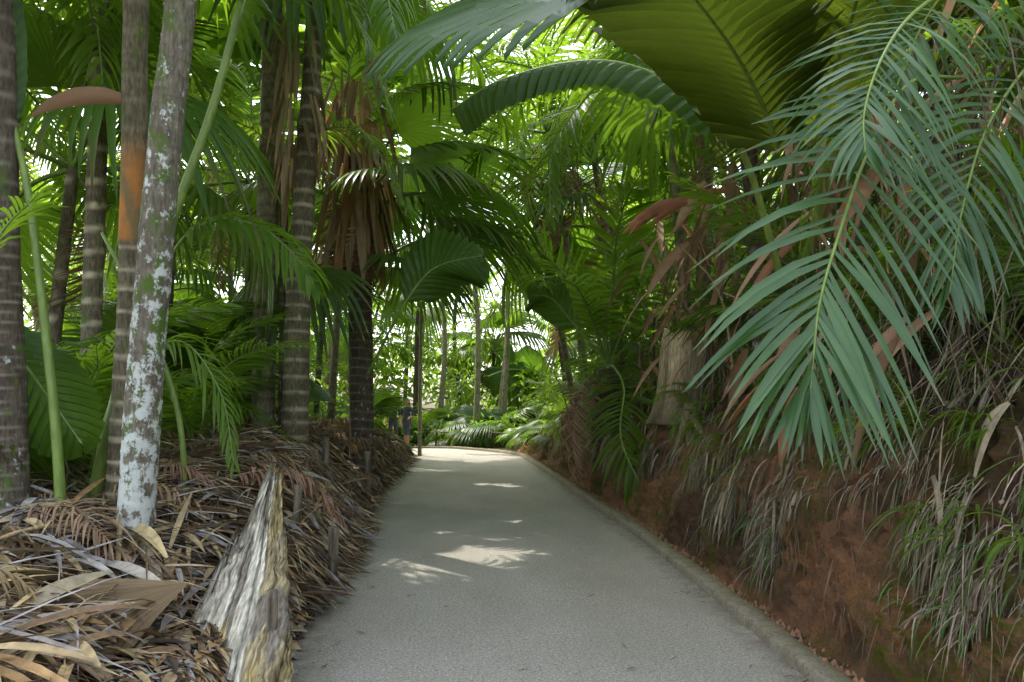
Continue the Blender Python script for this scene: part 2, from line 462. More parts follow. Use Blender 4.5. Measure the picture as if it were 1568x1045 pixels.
def place(me,parent,loc,az,el_,roll=0,s=1,name='frond'):
    m=Matrix.Translation(V(loc)) @ Euler((roll,-el_,az),'XYZ').to_matrix().to_4x4() @ Matrix.Scale(s,4)
    if name=='frond':
        for q in (V((.4,0,.1)),V((.8,0,.25)),V((1.2,0,.3)),V((1.6,0,.25)),V((2.0,0,.1)),V((2.4,0,-.2))):
            if blocked_spot(m@q,.5): return None
        for q in (V((1.4,0,.2)),V((2.0,0,-.2)),V((2.5,0,-.8))):     # headroom over the path
            w=m@q
            if le(w.y)+.1<w.x<re_(w.y)+.15 and w.y<26 and w.z<2.5: return None
    return obj(name,me,parent,m)
def crown(parent,loc,n,s,kind,r,dead=1,elmin=-35,elmax=75):
    for i in range(n):
        az=i*2.39996+r.uniform(-.25,.25)
        e_=math.radians(lerp(elmax,elmin,(i+.5)/n)+r.uniform(-8,8))
        me=r.choice(PIN if kind=='pin' else FAN)
        place(me,parent,loc,az,e_,r.uniform(-.25,.25),s*r.uniform(.85,1.15),'frond')
    for i in range(dead):
        me=r.choice(PIND if kind=='pin' else FAND)
        place(me,parent,loc,r.uniform(0,6.28),math.radians(r.uniform(-80,-60)),0,s*.6,'dead_frond')

def trunk(mb,pts,r0,r1,ring=.14,rows=.025,sides=20,ringw=.018,bulge=.004,shaft=None,ringamt=1,seed=0,flare=.25):
    L=sum((V(a)-V(b)).length for a,b in zip(pts,pts[1:])); n=max(8,int(L/rows))
    P=spline(pts,n); rr=random.Random(seed)
    rings=[];h=rr.uniform(0,ring)
    while h<L: rings.append(h); h+=ring*rr.uniform(.8,1.2)
    def cf(i,t,a,r,p):
        h=t*L; tilt=.012*math.sin(a+seed)
        dm=min((abs(h+tilt-q) for q in rings),default=1)
        k=min(1,max(0,1-dm/ringw)*1.6)
        sh=0
        if shaft:
            sh=sm((h-shaft[0])/.06)*(1-sm((h-shaft[1])/.5))
            if h>shaft[0]: k*=.15
        rad=(r1+(r0-r1)*(1-t)**.8)*(1+flare*math.exp(-h/.15))
        if shaft and h>shaft[0]: rad*=1.12
        nz=noise.noise(V((p.x*3+math.cos(a)*1.5,p.y*3+math.sin(a)*1.5,p.z*2.5)))
        rad*=1+.06*nz
        rad+=bulge*k
        return rad,(k*ringamt*(.7+.6*nz),min(1,h/5),sh)
    tube(mb,P,1,sides,(0,0,0),0,True,cf)
    return P[-1]

def hero(name,pts,r0,r1,mat,**kw):
    cr=kw.pop('crown_spec',None)
    e=empty(name); mb=MB()
    top=trunk(mb,pts,r0,r1,**kw)
    obj('trunk',mb.mesh('trunk',[mat]),e)
    if cr:
        n,s,kind,seed=cr
        crown(e,top,n,s,kind,random.Random(seed),dead=0)
    return e
hero('palm_tree',[(-3.02,5.5,.25),(-3.06,5.5,1.6),(-3.10,5.5,3.0),(-3.12,5.5,5.6)],.125,.085,M_TRDARK,ring=.11,ringw=.012,seed=1,crown_spec=(8,1.0,'pin',1))
hero('palm_tree',[(-2.12,5.3,.3),(-2.08,5.3,1.2),(-2.016,5.3,2.1),(-1.9,5.3,3.4),(-1.80,5.3,4.27),(-1.5,5.3,6.8)],.128,.09,M_TRLICH,ring=.1,ringw=.010,seed=2,ringamt=.8,crown_spec=(9,1.1,'pin',2))
hero('palm_tree',[(-2.54,6,.3),(-2.5,6,1.2),(-2.44,6,2.17),(-2.40,6,3.2),(-2.385,6,4.33),(-2.36,6,5.6)],.09,.08,M_TRRING,ring=.17,ringw=.024,seed=3,shaft=(2.75,3.15),crown_spec=(8,1.0,'pin',3))
hero('palm_tree',[(-3.68,8,.3),(-3.6,8,3),(-3.49,8,5.63),(-3.42,8,6.6)],.10,.085,M_TRRING,ring=.2,ringw=.03,seed=4,crown_spec=(10,1.2,'pin',4))
hero('palm_tree',[(-2.62,11,.6),(-2.58,11,3),(-2.5,11,5.5),(-2.47,11,7.6)],.17,.13,M_TRTAN,ring=.16,ringw=.03,seed=5,crown_spec=(11,1.3,'fan',5))
hero('palm_tree',[(-2.08,10.5,.5),(-2.05,10.5,2.2),(-1.99,10.5,3.6),(-1.88,10.5,5.3),(-1.8,10.5,7.0)],.19,.10,M_TRRING,ring=.2,ringw=.03,seed=6,ringamt=.7,crown_spec=(12,1.2,'pin',6))
hero('palm_tree',[(-2.32,10.9,.6),(-2.3,10.9,2.6),(-2.3,10.9,5.0)],.075,.05,M_TRDARK,ring=.2,seed=61,rows=.05,sides=12,crown_spec=(7,.8,'pin',61))
e=hero('palm_tree',[(-1.46,13,.5),(-1.48,13,2),(-1.50,13,3.5),(-1.5,13,5.6)],.20,.19,M_TRDARK,ring=.18,seed=7)
rr=random.Random(9)
crown(e,(-1.5,13,4.6),17,1.35,'fan',rr,dead=0,elmin=-15,elmax=80)
crown(e,(-1.5,13,3.6),10,1.15,'fan',rr,dead=0,elmin=-15,elmax=20)
for i in range(7): place(rr.choice(FAND),e,(-1.5+rr.uniform(-.15,.15),12.8,rr.uniform(4.4,5.6)),rr.uniform(0,6.28),math.radians(rr.uniform(-88,-65)),0,rr.uniform(.45,.7),'dead_frond')
mb=MB()
for i in range(150):
    a=rr.uniform(0,6.28); z=rr.uniform(4.3,6.9); q=rr.uniform(.18,.48)
    p=V((-1.55+math.cos(a)*q,12.75+math.sin(a)*q,z))
    strip(mb,p,V((math.cos(a)*.3+rr.gauss(0,.1),math.sin(a)*.3,-1)),rr.uniform(.6,1.7),rr.uniform(.04,.17),V((-math.sin(a),math.cos(a),0)),.5,5,(rr.random(),0,rr.random()),.4,m=0 if rr.random()<.75 else 1)
for i in range(60):
    a=rr.uniform(0,6.28); z=rr.uniform(4.6,6.6); q=rr.uniform(.12,.3)
    p=V((-2.0+math.cos(a)*q,10.3+math.sin(a)*q,z))
    strip(mb,p,V((math.cos(a)*.3,math.sin(a)*.3,-1)),rr.uniform(.4,1.2),rr.uniform(.03,.1),V((-math.sin(a),math.cos(a),0)),.5,5,(rr.random(),0,rr.random()),.4)
obj('dead_skirt',mb.mesh('dead_skirt',[M_DEADF,M_ORANGE]),e)

def simple_palm(x,y,h,lean,kind,n,s,seed,z0=None,mat=None,r0=.09,dead=None):
    r=random.Random(seed); e=empty('palm_tree'); mb=MB()
    z=ground_h(x,y)-.1 if z0 is None else z0
    top=trunk(mb,[(x,y,z),(x+lean*.3,y,z+h*.4),(x+lean,y+r.uniform(-.3,.3),z+h)],r0,r0*.75,ring=.2,rows=.06,sides=10,seed=seed)
    obj('trunk',mb.mesh('trunk',[mat or r.choice([M_TRDARK,M_TRTAN,M_TRRING])]),e)
    crown(e,top,n,s,kind,r,dead=r.choice([1,2,3]) if dead is None else dead)
    return e
HZ=[(2.3,.1),(2.6,1.1),(2.85,1.5),(3.2,1.8),(3.9,2.2),(6,3.1),(11,5.2)]
def hz(x,y):
    if x>2.4 and y<34:
        return interp(HZ,x)*interp([(11,1),(16,.8),(22,.55),(27,.4)],y)
    return ground_h(x,y)
simple_palm(-.95,23.5,5,.05,'fan',9,1.1,20,r0=.06,mat=M_TRTAN,dead=0)
simple_palm(2.75,14,1.3,-.05,'pin',18,1.25,21,z0=hz(2.75,14)-.3,r0=.27,mat=M_TRDARK)
simple_palm(3.4,11.5,4.6,-.25,'pin',13,1.2,22,z0=1.8,r0=.10,mat=M_TRTAN)
simple_palm(3.9,12.5,5.5,.2,'fan',12,1.4,23,z0=1.9,r0=.13)
simple_palm(3.5,16,5,-.6,'pin',13,1.3,24,z0=1.4)
simple_palm(3.3,8.4,3.6,-.3,'fan',9,1.1,25,z0=1.8,r0=.10)
simple_palm(4.6,7.2,3.2,-.2,'pin',12,1.1,26,z0=2.3)
simple_palm(5.4,9.5,4.2,-.4,'pin',12,1.2,27,z0=2.6)
simple_palm(4.4,5.4,2.0,-.1,'pin',11,.95,28,z0=2.2)
simple_palm(5.6,6.6,3.3,0,'fan',11,1.2,140,z0=2.8)
simple_palm(6.8,8.4,4.2,0,'pin',12,1.3,141,z0=3.2)
simple_palm(7.8,11,5,0,'fan',12,1.4,142,z0=3.6)
simple_palm(5.0,5.2,3.6,.1,'pin',10,1.1,143,z0=2.5)
simple_palm(4.0,19,4.5,-.4,'fan',12,1.4,29,z0=1.2)
simple_palm(3.2,20.5,6.0,-1.2,'pin',14,1.5,129,z0=.9)
simple_palm(3.0,17.5,6.3,-.9,'pin',14,1.5,130,z0=1.2)
simple_palm(-2.6,17,5.5,.4,'pin',13,1.3,30)
simple_palm(-3.6,14,4.5,.1,'pin',13,1.2,31)
simple_palm(-5,11,5.5,.2,'pin',12,1.3,32)
simple_palm(-4.6,9,3.4,.3,'fan',10,1.1,33)
simple_palm(-6.5,9,5.5,.2,'pin',12,1.3,34,mat=M_TRRING)
simple_palm(-3.6,21,5.5,.4,'fan',13,1.3,35)
simple_palm(-5.8,16,6.5,.4,'pin',12,1.3,36)
simple_palm(3.6,24,5,-.6,'pin',13,1.3,37)
r=random.Random(55)
for i in range(20):
    side=-1 if i%2 else 1
    y=r.uniform(22,40); x=side*r.uniform(4,13)
    if y>32: x=r.uniform(-11,11)
    simple_palm(x,y,r.uniform(3.5,9),r.uniform(-.6,.6),r.choice(['pin','pin','fan']),11,r.uniform(1.2,1.7),400+i,z0=hz(x,y)-.2)
for i in range(6):
    y=r.uniform(9,20); x=-r.uniform(6.5,11)
    simple_palm(x,y,r.uniform(2,8),r.uniform(-.4,.4),'pin',12,r.uniform(1.1,1.4),500+i)

e=empty('undergrowth')
r=random.Random(77)
def rosette(x,y,z,n,s,kind):
    for i in range(n):
        az=i*2.4+r.uniform(-.3,.3); e_=math.radians(r.uniform(15,80))
        me=r.choice(PIN if kind=='pin' else FAN)
        place(me,e,(x,y,z),az,e_,r.uniform(-.2,.2),s*r.uniform(.8,1.15),'frond')
for i in range(22):
    x=-r.uniform(3.6,9); y=r.uniform(7,22)
    rosette(x,y,ground_h(x,y),5,r.uniform(.7,1.15),r.choice(['pin','pin','fan']))
for x,y in ((-3.4,7.2),(-4.2,6.2),(-4.4,7.6),(-3.0,9.3),(-3.6,10.5),(-2.3,14.5),(-1.9,18),(-2.2,20.5)):
    rosette(x,y,ground_h(x,y),6,.7,r.choice(['pin','fan']))
for i in range(28):
    x=r.uniform(3.2,7); y=r.uniform(5.0,24)
    rosette(x,y,hz(x,y)-.1,5,r.uniform(.5,.95),r.choice(['pin','fan','pin']))
for x,y in ((3.4,4.4),(3.6,5.2),(3.3,6.1),(4.2,4.6),(3.8,7),(4.6,5.9)):
    rosette(x,y,hz(x,y)-.05,7,.5,'pin')
for i in range(44):
    x=r.uniform(-9,9); y=r.uniform(29.5,40)
    if y<32 and -3<x<-1: continue
    rosette(x,y,ground_h(x,y),6,r.uniform(.6,1.1),r.choice(['pin','fan','fan']))
for x,y,s_ in ((.9,30.2,.9),(2.2,29.6,.9),(3.2,27.5,.8),(0,31,.8),(1.6,32,1.2),(-3.4,27.5,.8),(2.9,25,.7),(.3,33.5,1.2),(2.6,33,1.2),(-1.2,33,1.1),(3.1,22,.6)):
    rosette(x,y,ground_h(x,y)+.1,8,s_,'fan')
mb=MB()
for i in range(150):
    y=r.uniform(9,45); x=r.uniform(-11,11)
    if y<30 and -2.2<x<3.0: continue
    s_=r.uniform(.4,1.0)
    clump(mb,V((x,y,hz(x,y)+r.uniform(.1,1.2))),s_,int(110*s_),.22,r)
for i in range(46):
    x=r.uniform(5,10); y=r.uniform(5.5,17); clump(mb,V((x,y,hz(x,y)+r.uniform(.3,4.5))),r.uniform(.6,1.2),100,.24,r)
for i in range(24):
    x=-r.uniform(8,14); y=r.uniform(9,24); clump(mb,V((x,y,r.uniform(1,6))),r.uniform(.6,1.2),100,.24,r)
for i in range(26):
    x=r.uniform(-1,4.5); y=r.uniform(29.5,33); clump(mb,V((x,y,ground_h(x,y)+r.uniform(.1,.8))),r.uniform(.35,.7),70,.2,r)
obj('shrubs',mb.mesh('shrubs',[M_BUSH]),e)

e=empty('distant_trees'); mb=MB(); r=random.Random(66)
for i in range(400):
    y=r.uniform(36,66); x=r.uniform(-44,48)*(y/60); z=r.uniform(.3,17)
    clump(mb,V((x,y,z)),r.uniform(1.0,2.4),85,.55,r)
for i in range(90):
    y=r.uniform(34,44); x=r.uniform(-8,10); z=r.uniform(.2,4.5)
    clump(mb,V((x,y,z)),r.uniform(.8,1.5),120,.34,r)
obj('foliage',mb.mesh('foliage',[M_BUSH]),e)
for i in range(90):
    y=r.uniform(31,50); x=r.uniform(-14,14); z=r.uniform(1,11)
    place(r.choice(PIN+FAN),e,(x,y,z),r.uniform(0,6.28),r.uniform(-.6,.9),0,r.uniform(1.2,2.0),'frond')
for i in range(24):
    y=r.uniform(30,50); x=r.uniform(-14,14); mb=MB(); h=r.uniform(6,14)
    P=spline([(x,y,-.6),(x+r.uniform(-.5,.5),y,h*.5),(x+r.uniform(-1.5,1.5),y,h)],14)
    tube(mb,P,lambda t:.13-.07*t,8,(0,.5,0)); obj('trunk',mb.mesh('trunk',[M_TRTAN if i%2 else M_TRDARK]),e)

e=empty('sun_shade_canopy'); r=random.Random(88); mb=MB()  # leaf mass added up the sun rays to shade the path area
for i in range(900):
    tx=r.uniform(-4.5,4.0); ty=r.uniform(-1,24.0); z=r.uniform(10.0,13)
    c=V((tx,ty,0))+S*(z/S.z)
    for k in range(5):
        p=c+V((r.gauss(0,.45),r.gauss(0,.45),r.gauss(0,.25)))
        if blocked_spot(p,.33): continue  # gap kept open so a sun spot lands below
        a=r.uniform(0,6.28)
        strip(mb,p-V((math.cos(a),math.sin(a),0))*.4,V((math.cos(a),math.sin(a),r.uniform(-.2,.5))),.85,.46,V((-math.sin(a),math.cos(a),r.uniform(-.5,.5))),.6,3,(r.random(),0,0),prof=(.15,1,.9,.05))
obj('foliage',mb.mesh('foliage',[M_BUSH]),e)

# ---------------------------------------------------------------- hero foliage
r=random.Random(5)
mb=MB()
pinnate(mb,[(2.75,4.3,3.35),(2.3,4.0,3.2),(1.99,3.8,2.8),(1.69,3.5,2.30),(1.57,3.4,2.02),(1.50,3.3,1.80),(1.46,3.25,1.62)],34,.84,.034,(-.15,-1,.35),r,droop=.5,ang0=64,ang1=10,lift=.02,start=.2,rad=.009,jitter=.15)
pinnate(mb,[(2.9,4.5,4.0),(2.26,3.9,3.50),(2.0,3.7,3.2),(1.84,3.55,2.9),(1.79,3.45,2.68)],32,.66,.026,(-.1,-.8,.6),r,droop=.8,ang0=72,ang1=24,lift=.02,start=.05,rad=.009,jitter=.14)
pinnate(mb,[(3.9,4.7,3.7),(3.3,4.4,3.55),(2.85,4.2,3.1),(2.6,4.05,2.6),(2.5,4,2.15)],36,.76,.028,(-.1,-1,.5),r,droop=.9,ang0=65,ang1=22,start=.1,rad=.010,jitter=.16)
pinnate(mb,[(3.8,5.2,4.6),(3.2,4.8,4.3),(2.7,4.5,3.8),(2.4,4.3,3.3)],34,.8,.03,(-.1,-.8,.7),r,droop=1.1,ang0=70,ang1=25,start=.05,rad=.010,jitter=.16)
e=empty('palm_fronds'); obj('fronds',mb.mesh('fronds',[M_LEAFB,M_PET]),e)
mb=MB()
fan(mb,(1.25,4.85,4.2),(-1,-.02,-.16),(0,-.65,1),1.45,22,math.radians(50),.82,r,droop=.22,petpts=[(3.4,5.4,3.3),(2.4,5.1,4.1),(1.25,4.85,4.2)],tipdroop=.5)
fan(mb,(1.75,4.2,4.05),(-.75,-.35,-.05),(0,-.5,1),1.0,20,math.radians(50),.75,r,droop=.5,petpts=[(3.4,5.2,3.3),(2.6,4.7,3.9),(1.75,4.2,4.05)],tipdroop=.6)
e=empty('fan_palm_leaves'); obj('leaves',mb.mesh('leaves',[M_FANB,M_PET],False),e)
mb=MB()
broad(mb,[(2.30,5.6,3.35),(2.1,5.4,3.62),(1.8,5.1,3.85),(1.36,4.6,3.98),(.9,4.0,3.98)],1.5,(0,-.2,1),r,ribs=26,ang=50,pleat=.022,droop=.2,notch=.14)
broad(mb,[(2.5,5.6,3.4),(2.55,5.3,3.8),(2.5,4.9,4.1),(2.3,4.4,4.2)],1.1,(0,-.2,1),r,ribs=20,ang=50,pleat=.022,droop=.15,notch=.14)
e=empty('broad_palm_leaves'); obj('leaves',mb.mesh('leaves',[M_OLIVE,M_PET],False),e)
mb=MB()
broad(mb,[(2.6,6.3,2.6),(2.25,6.1,3.45),(1.9,6,3.86),(1.32,6,4.13),(.83,6,4.14),(.33,6,4.0),(0,6,3.80)],.5,(0,-.3,1),r,ribs=34,ang=35,droop=.9,start=.25,rad=.03,pleat=.010)
broad(mb,[(-1.2,11.4,2.0),(-.74,11,2.8),(-.4,11,3.3),(-.11,11,3.5),(.43,11,3.62)],1.35,(.2,-.8,.6),r,ribs=22,ang=45,droop=.3,start=.3,pleat=.014)
broad(mb,[(2.4,12.3,2.2),(1.85,12,2.75),(1.5,12,3.15),(1.2,12,3.2)],.85,(-.2,-.8,.6),r,ribs=16,ang=45,droop=.3,start=.3,pleat=.012)
broad(mb,[(-4.2,6.2,1.0),(-3.6,6,2.0),(-3.2,5.8,1.95),(-2.9,5.7,1.65),(-2.6,5.6,1.3)],.8,(0,-.6,.8),r,ribs=22,ang=45,droop=.4,start=.2,pleat=.014)
e=empty('broad_palm_leaves'); obj('leaves',mb.mesh('leaves',[M_FAN,M_PET],False),e)
mb=MB()
pinnate(mb,[(-3.2,8.3,2.2),(-2.8,8,3.1),(-2.37,8,3.42),(-1.91,8,3.34),(-1.52,7.9,3.0),(-1.32,7.8,2.7)],34,.62,.05,(0,-.4,1),r,droop=1.6,ang0=70,ang1=20,start=.25,rad=.02)
pinnate(mb,[(-3.3,7,.5),(-2.9,6.8,1.6),(-2.3,6.6,2.1),(-1.9,6.5,1.7),(-1.75,6.4,1.1)],26,.5,.026,(0,-.4,1),r,droop=1.6,ang0=50,ang1=16,start=.3,rad=.014)
pinnate(mb,[(-3.6,5.6,.6),(-3.4,5.4,1.8),(-3.0,5.2,2.6),(-2.6,5.0,2.9)],26,.5,.026,(0,-.4,1),r,droop=1.0,start=.35,rad=.012)
e=empty('palm_fronds'); obj('fronds',mb.mesh('fronds',[M_LEAF,M_PET]),e)
mb=MB()
tube(mb,spline([(-2.67,5.5,.3),(-2.72,5.5,1.2),(-2.78,5.5,1.85),(-2.92,5.5,3.0),(-3.04,5.5,3.56)],30),lambda t:.042-.02*t,10,(0,0,0),1)
broad(mb,[(-3.04,5.5,3.5),(-3.07,5.5,3.9),(-3.1,5.45,4.4),(-3.2,5.4,5.0)],.35,(.3,-1,.1),r,ribs=16,pleat=.008,droop=.2)
tube(mb,spline([(-2.94,6.3,.3),(-2.72,6.3,1.37),(-2.45,6.3,2.3),(-2.18,6.3,3.12),(-1.9,6.3,3.9),(-1.66,6.3,4.78)],30),lambda t:.055-.025*t,10,(0,0,0),1)
fan(mb,(-1.66,6.3,4.75),(.4,0,.9),(-.8,-.3,.4),1.2,30,math.radians(100),.6,r,droop=.8)
tube(mb,spline([(-2.2,6.6,.3),(-2.25,6.6,1.4),(-2.5,6.6,2.2),(-2.9,6.6,3.0)],20),lambda t:.03-.015*t,8,(0,0,0),1)
e=empty('fan_palm'); obj('leaves',mb.mesh('leaves',[M_FAN,M_PET]),e)
mb=MB()
strip(mb,(2.85,8.1,3.75),(-1,-.1,-.1),.75,.07,V((0,-.4,1)),.3,7,(.6,0,0),.5,m=1)
for k in range(5):
    strip(mb,(2.3+r.uniform(-.1,.1),8,3.6),(-1,-.1,-.35+r.uniform(-.2,.2)),r.uniform(.4,.75),.11,V((0,-.5,1)),.7,6,(r.random(),0,0),.6,m=1)
strip(mb,(-2.42,6,3.85),(-1,-.2,.25),.75,.13,V((0,-.6,1)),1.1,8,(.2,0,0),.6,m=0)
for k in range(170):
    y=r.uniform(4.8,12.5); x=r.uniform(2.75,3.9); z=hz(x,y)+r.uniform(.3,2.6)
    strip(mb,(x,y,z),(r.gauss(-.2,.4),r.gauss(0,.5),-.6),r.uniform(.4,1.2),r.uniform(.03,.14),V((r.gauss(0,1),r.gauss(0,1),0)),1.0,6,(r.random(),0,r.random()),.5,m=0 if r.random()<.93 else 1)
e=empty('dead_palm_leaves'); obj('leaves',mb.mesh('leaves',[M_DEADF,M_ORANGE]),e)

# ---------------------------------------------------------------- litter on the left
def drycol(r):
    c=r.choice([(.42,.33,.20),(.35,.26,.14),(.23,.15,.085),(.35,.32,.28),(.29,.26,.24),(.15,.10,.06),(.50,.37,.19),(.12,.085,.06),(.32,.20,.09)])
    k=r.uniform(.65,1.2); return tuple(x*k for x in c)
def nearlog(x,y): return x>-1.46 and 3.0<y<5.8
mb=MB(); r=random.Random(12)
for i in range(12500):
    y=r.uniform(3.0,22)**1.0 if r.random()<.45 else r.uniform(3.0,10)
    d=abs(r.gauss(0,1.3))
    if r.random()<.3: d=r.uniform(0,.25)
    x=le(y)-.03-d
    a=r.gauss(.3,.9); dx=math.cos(a); dy=math.sin(a)*r.choice([-1,1])
    L=r.uniform(.15,.9); w=r.choice([.008,.012,.02,.035,.05])*r.uniform(.7,1.4)
    up_=.22
    if nearlog(x,y) or nearlog(x+dx*L*.7,y+dy*L*.7): L*=.35; up_=.03
    z=hl(x,y)+r.uniform(.01,up_)*sm(d/.3+.3)
    slope=(hl(x+dx*.3,y+dy*.3)-hl(x,y))/.3
    if x+dx*L>le(y)-.0: slope=max(slope,-1.2); L*=.5
    strip(mb,(x,y,z),(dx,dy,slope*.8+r.uniform(-.08,.35)),L,w,V((-dy,dx,r.uniform(-.6,.6))),r.uniform(.1,1.0),4,drycol(r),.4,alongG=False)
# broad flat sheath pieces
for i in range(70):
    y=r.uniform(3.4,12); x=le(y)-r.uniform(.15,2.2)
    if nearlog(x,y): continue
    a=r.uniform(-1.2,1.2)+(3.14 if r.random()<.3 else 0); k=r.uniform(.8,1.3)
    strip(mb,(x,y,hl(x,y)+r.uniform(.08,.22)),(math.cos(a)*.6,math.sin(a),r.uniform(-.1,.2)),r.uniform(.35,.9),r.uniform(.07,.16),V((-math.sin(a),math.cos(a)*.6,r.uniform(-.3,.3))),r.uniform(.1,.5),7,tuple(c*k for c in r.choice([(.36,.30,.20),(.30,.27,.22),(.40,.31,.16)])),.45,alongG=False,prof=(.5,.9,1,.95,.8,.5,.2))
e=empty('leaf_litter'); obj('dry_strips',mb.mesh('dry_strips',[M_DRY],False),e)
for i in range(64):
    y=r.uniform(3.4,14); x=le(y)-r.uniform(.35,2.6)
    if y<6.6 and x>-2.3: continue
    place(r.choice(PIND),e,(x,y,hl(x,y)+r.uniform(.04,.25)),r.uniform(-1.2,1.6)+ (3.14 if r.random()<.4 else 0),r.uniform(-.1,.12),r.uniform(-.5,.5),r.uniform(.25,.5),'dead_frond')
mb=MB(); fan(mb,(-1.42,4.3,.62),(-.72,-.68,-.16),(.15,-.35,.9),.62,18,math.radians(36),.93,r,droop=.15,tipdroop=.1)
fan(mb,(-2.9,4.6,.45),(.5,-.8,-.2),(0,-.3,1),.5,18,math.radians(28),.8,r,droop=.2,tipdroop=.1)
obj('dead_fan_leaf',mb.mesh('dead_fan_leaf',[M_DEADF,M_PETB],False),e)
mb=MB()
for i in range(150):
    y=r.uniform(3.2,16); x=le(y)-r.uniform(.05,2.0)
    if nearlog(x,y): continue
    z=hl(x,y)+r.uniform(.05,.2); a=r.uniform(-1,2); L=r.uniform(.4,1.3)
    p=V((x,y,z)); q=p+V((math.cos(a)*L*.5*(-1),math.sin(a)*L,r.uniform(-.05,.25)))
    tube(mb,spline([p,(p+q)/2+V((0,0,.04)),q],5),lambda t,g=r.uniform(.006,.02):g*(1-.6*t),6,drycol(r))
obj('sticks',mb.mesh('sticks',[M_WOOD]),e)
mb=MB()
for i in range(560):
    y=r.uniform(3,22); t=r.random(); a,b=le(y),re_(y)
    x=a+abs(r.gauss(0,.13)) if t<.5 else (b-abs(r.gauss(0,.10)) if t<.82 else r.uniform(a,b))
    an=r.uniform(0,6.28)
    strip(mb,(x,y,.012),(math.cos(an),math.sin(an),.02),r.uniform(.02,.12),r.uniform(.004,.02),V((-math.sin(an),math.cos(an),0)),.05,2,tuple(c*.6 for c in drycol(r)),.1,alongG=False)
obj('fallen_debris',mb.mesh('fallen_debris',[M_DRY],False),e)

# ---------------------------------------------------------------- bank vegetation
mb=MB(); r=random.Random(33)
def bare(y,z):
    n=noise.noise(V((y*.9,z*1.1,31)))
    m=noise.noise(V((y*3,z*.6,71)))
    if 4.5<y<5.9 and z<.85+.45*m: return True
    if y<=4.5 and z<.55+.35*m: return True
    return z<.55+.3*m and n<.14
for i in range(18000):
    y=3.0+ (r.random()**1.5)*21; v=r.uniform(.12,.66)
    p=bank(v,y)
    cl=noise.noise(V((y*2.3,v*3,9)))
    if cl<-.22+r.uniform(-.15,.15): continue
    L=r.uniform(.15,.65)
    if bare(p.y,p.z): continue
    if bare(p.y,p.z-L*.7) : L*=.6
    w=r.choice([.003,.004,.006,.009,.014])
    k=r.uniform(.5,1.2); c=r.choice([(.32,.27,.19),(.25,.195,.14),(.36,.31,.23),(.17,.125,.09),(.13,.10,.07)]); c=tuple(q*k for q in c)
    if r.random()<.15: c=(.08*k,.15*k,.035*k); w=.012
    out=V((-.35,r.uniform(-.6,.6),r.uniform(-1.1,.0)))
    strip(mb,p+V((-.02,0,0)),out,L,w,V((0,1,0)),r.uniform(1.5,5),5,c,.2,alongG=False)
for i in range(450):   # fine roots crossing the bare clay
    y=r.uniform(3.4,7); v=r.uniform(.12,.36); p=bank(v,y); k=r.uniform(.5,1.1)
    strip(mb,p+V((-.015,0,0)),V((-.1,r.uniform(-.8,.8),-1)),r.uniform(.08,.35),r.choice([.003,.005,.008]),V((0,1,0)),.3,4,(.24*k,.18*k,.12*k),.2,alongG=False)
for i in range(2800):
    y=4+(r.random()**1.2)*12; x=r.uniform(2.7,3.9); z=hz(x,y)+r.uniform(0,2.2)
    k=r.uniform(.4,1.1); c=r.choice([(.32,.27,.19),(.24,.19,.13),(.16,.12,.085)]); c=tuple(q*k for q in c)
    strip(mb,(x,y,z),V((r.gauss(0,.6),r.gauss(0,.6),-.6)),r.uniform(.3,1.0),r.choice([.004,.007,.012]),V((0,1,.1)),r.uniform(.5,2),5,c,.2,alongG=False)
e=empty('hanging_roots'); obj('strands',mb.mesh('strands',[M_DRY],False),e)
mb=MB()
for i in range(260):
    y=3.8+(r.random()**1.3)*17; v=r.uniform(.26,.66); p=bank(v,y)
    k=r.uniform(.45,1.1); L=r.uniform(.25,.65)
    if bare(p.y,p.z-.05): continue
    if bare(p.y,p.z-L*.6): L*=.6
    strip(mb,p+V((-.04,0,.03)),V((-.4,r.uniform(-1,1),-.5)),L,r.uniform(.015,.06),V((0,1,.2)),r.uniform(1.5,4),7,(.36*k,.29*k,.19*k),.5,alongG=False)
obj('draped_leaves',mb.mesh('draped_leaves',[M_DRY],False),e)
mb=MB()
for i in range(150):
    y=3.4+(r.random()**1.2)*20; v=r.uniform(.3,.7); p=bank(v,y)
    if bare(p.y,p.z-.15): continue
    for k in range(r.randint(6,16)):
        strip(mb,p,V((-.6+r.gauss(0,.5),r.gauss(0,.7),r.uniform(.2,1.2))),r.uniform(.2,.5),r.uniform(.008,.018),V((r.gauss(0,1),r.gauss(0,1),0)),r.uniform(2,5),6,(r.random(),0,r.random()*.6),.3)
e=empty('grass_tufts'); obj('blades',mb.mesh('blades',[M_LEAF]),e)
e=empty('fern')
for i in range(44):
    y=4.2+r.random()*18; v=r.uniform(.42,.7); p=bank(v,y)
    for k in range(3):
        place(r.choice(PIN),e,p,math.pi+r.uniform(-1.5,1.5),math.radians(r.uniform(-20,50)),0,r.uniform(.12,.28),'frond')
mb=MB()
for i in range(240):
    y=r.uniform(4,20); x=r.uniform(2.9,5.2); z=hz(x,y)
    h=r.uniform(.6,2.6); l=r.uniform(-.8,.3)
    tube(mb,spline([(x,y,z-.1),(x+l*.3,y+r.uniform(-.3,.3),z+h*.5),(x+l,y+r.uniform(-.6,.6),z+h*r.uniform(.7,1))],7),lambda t,q=r.uniform(.006,.026):q*(1-.6*t),6,tuple(c*.7 for c in drycol(r)))
e=empty('bare_stems'); obj('stems',mb.mesh('stems',[M_WOOD]),e)
mb=MB()
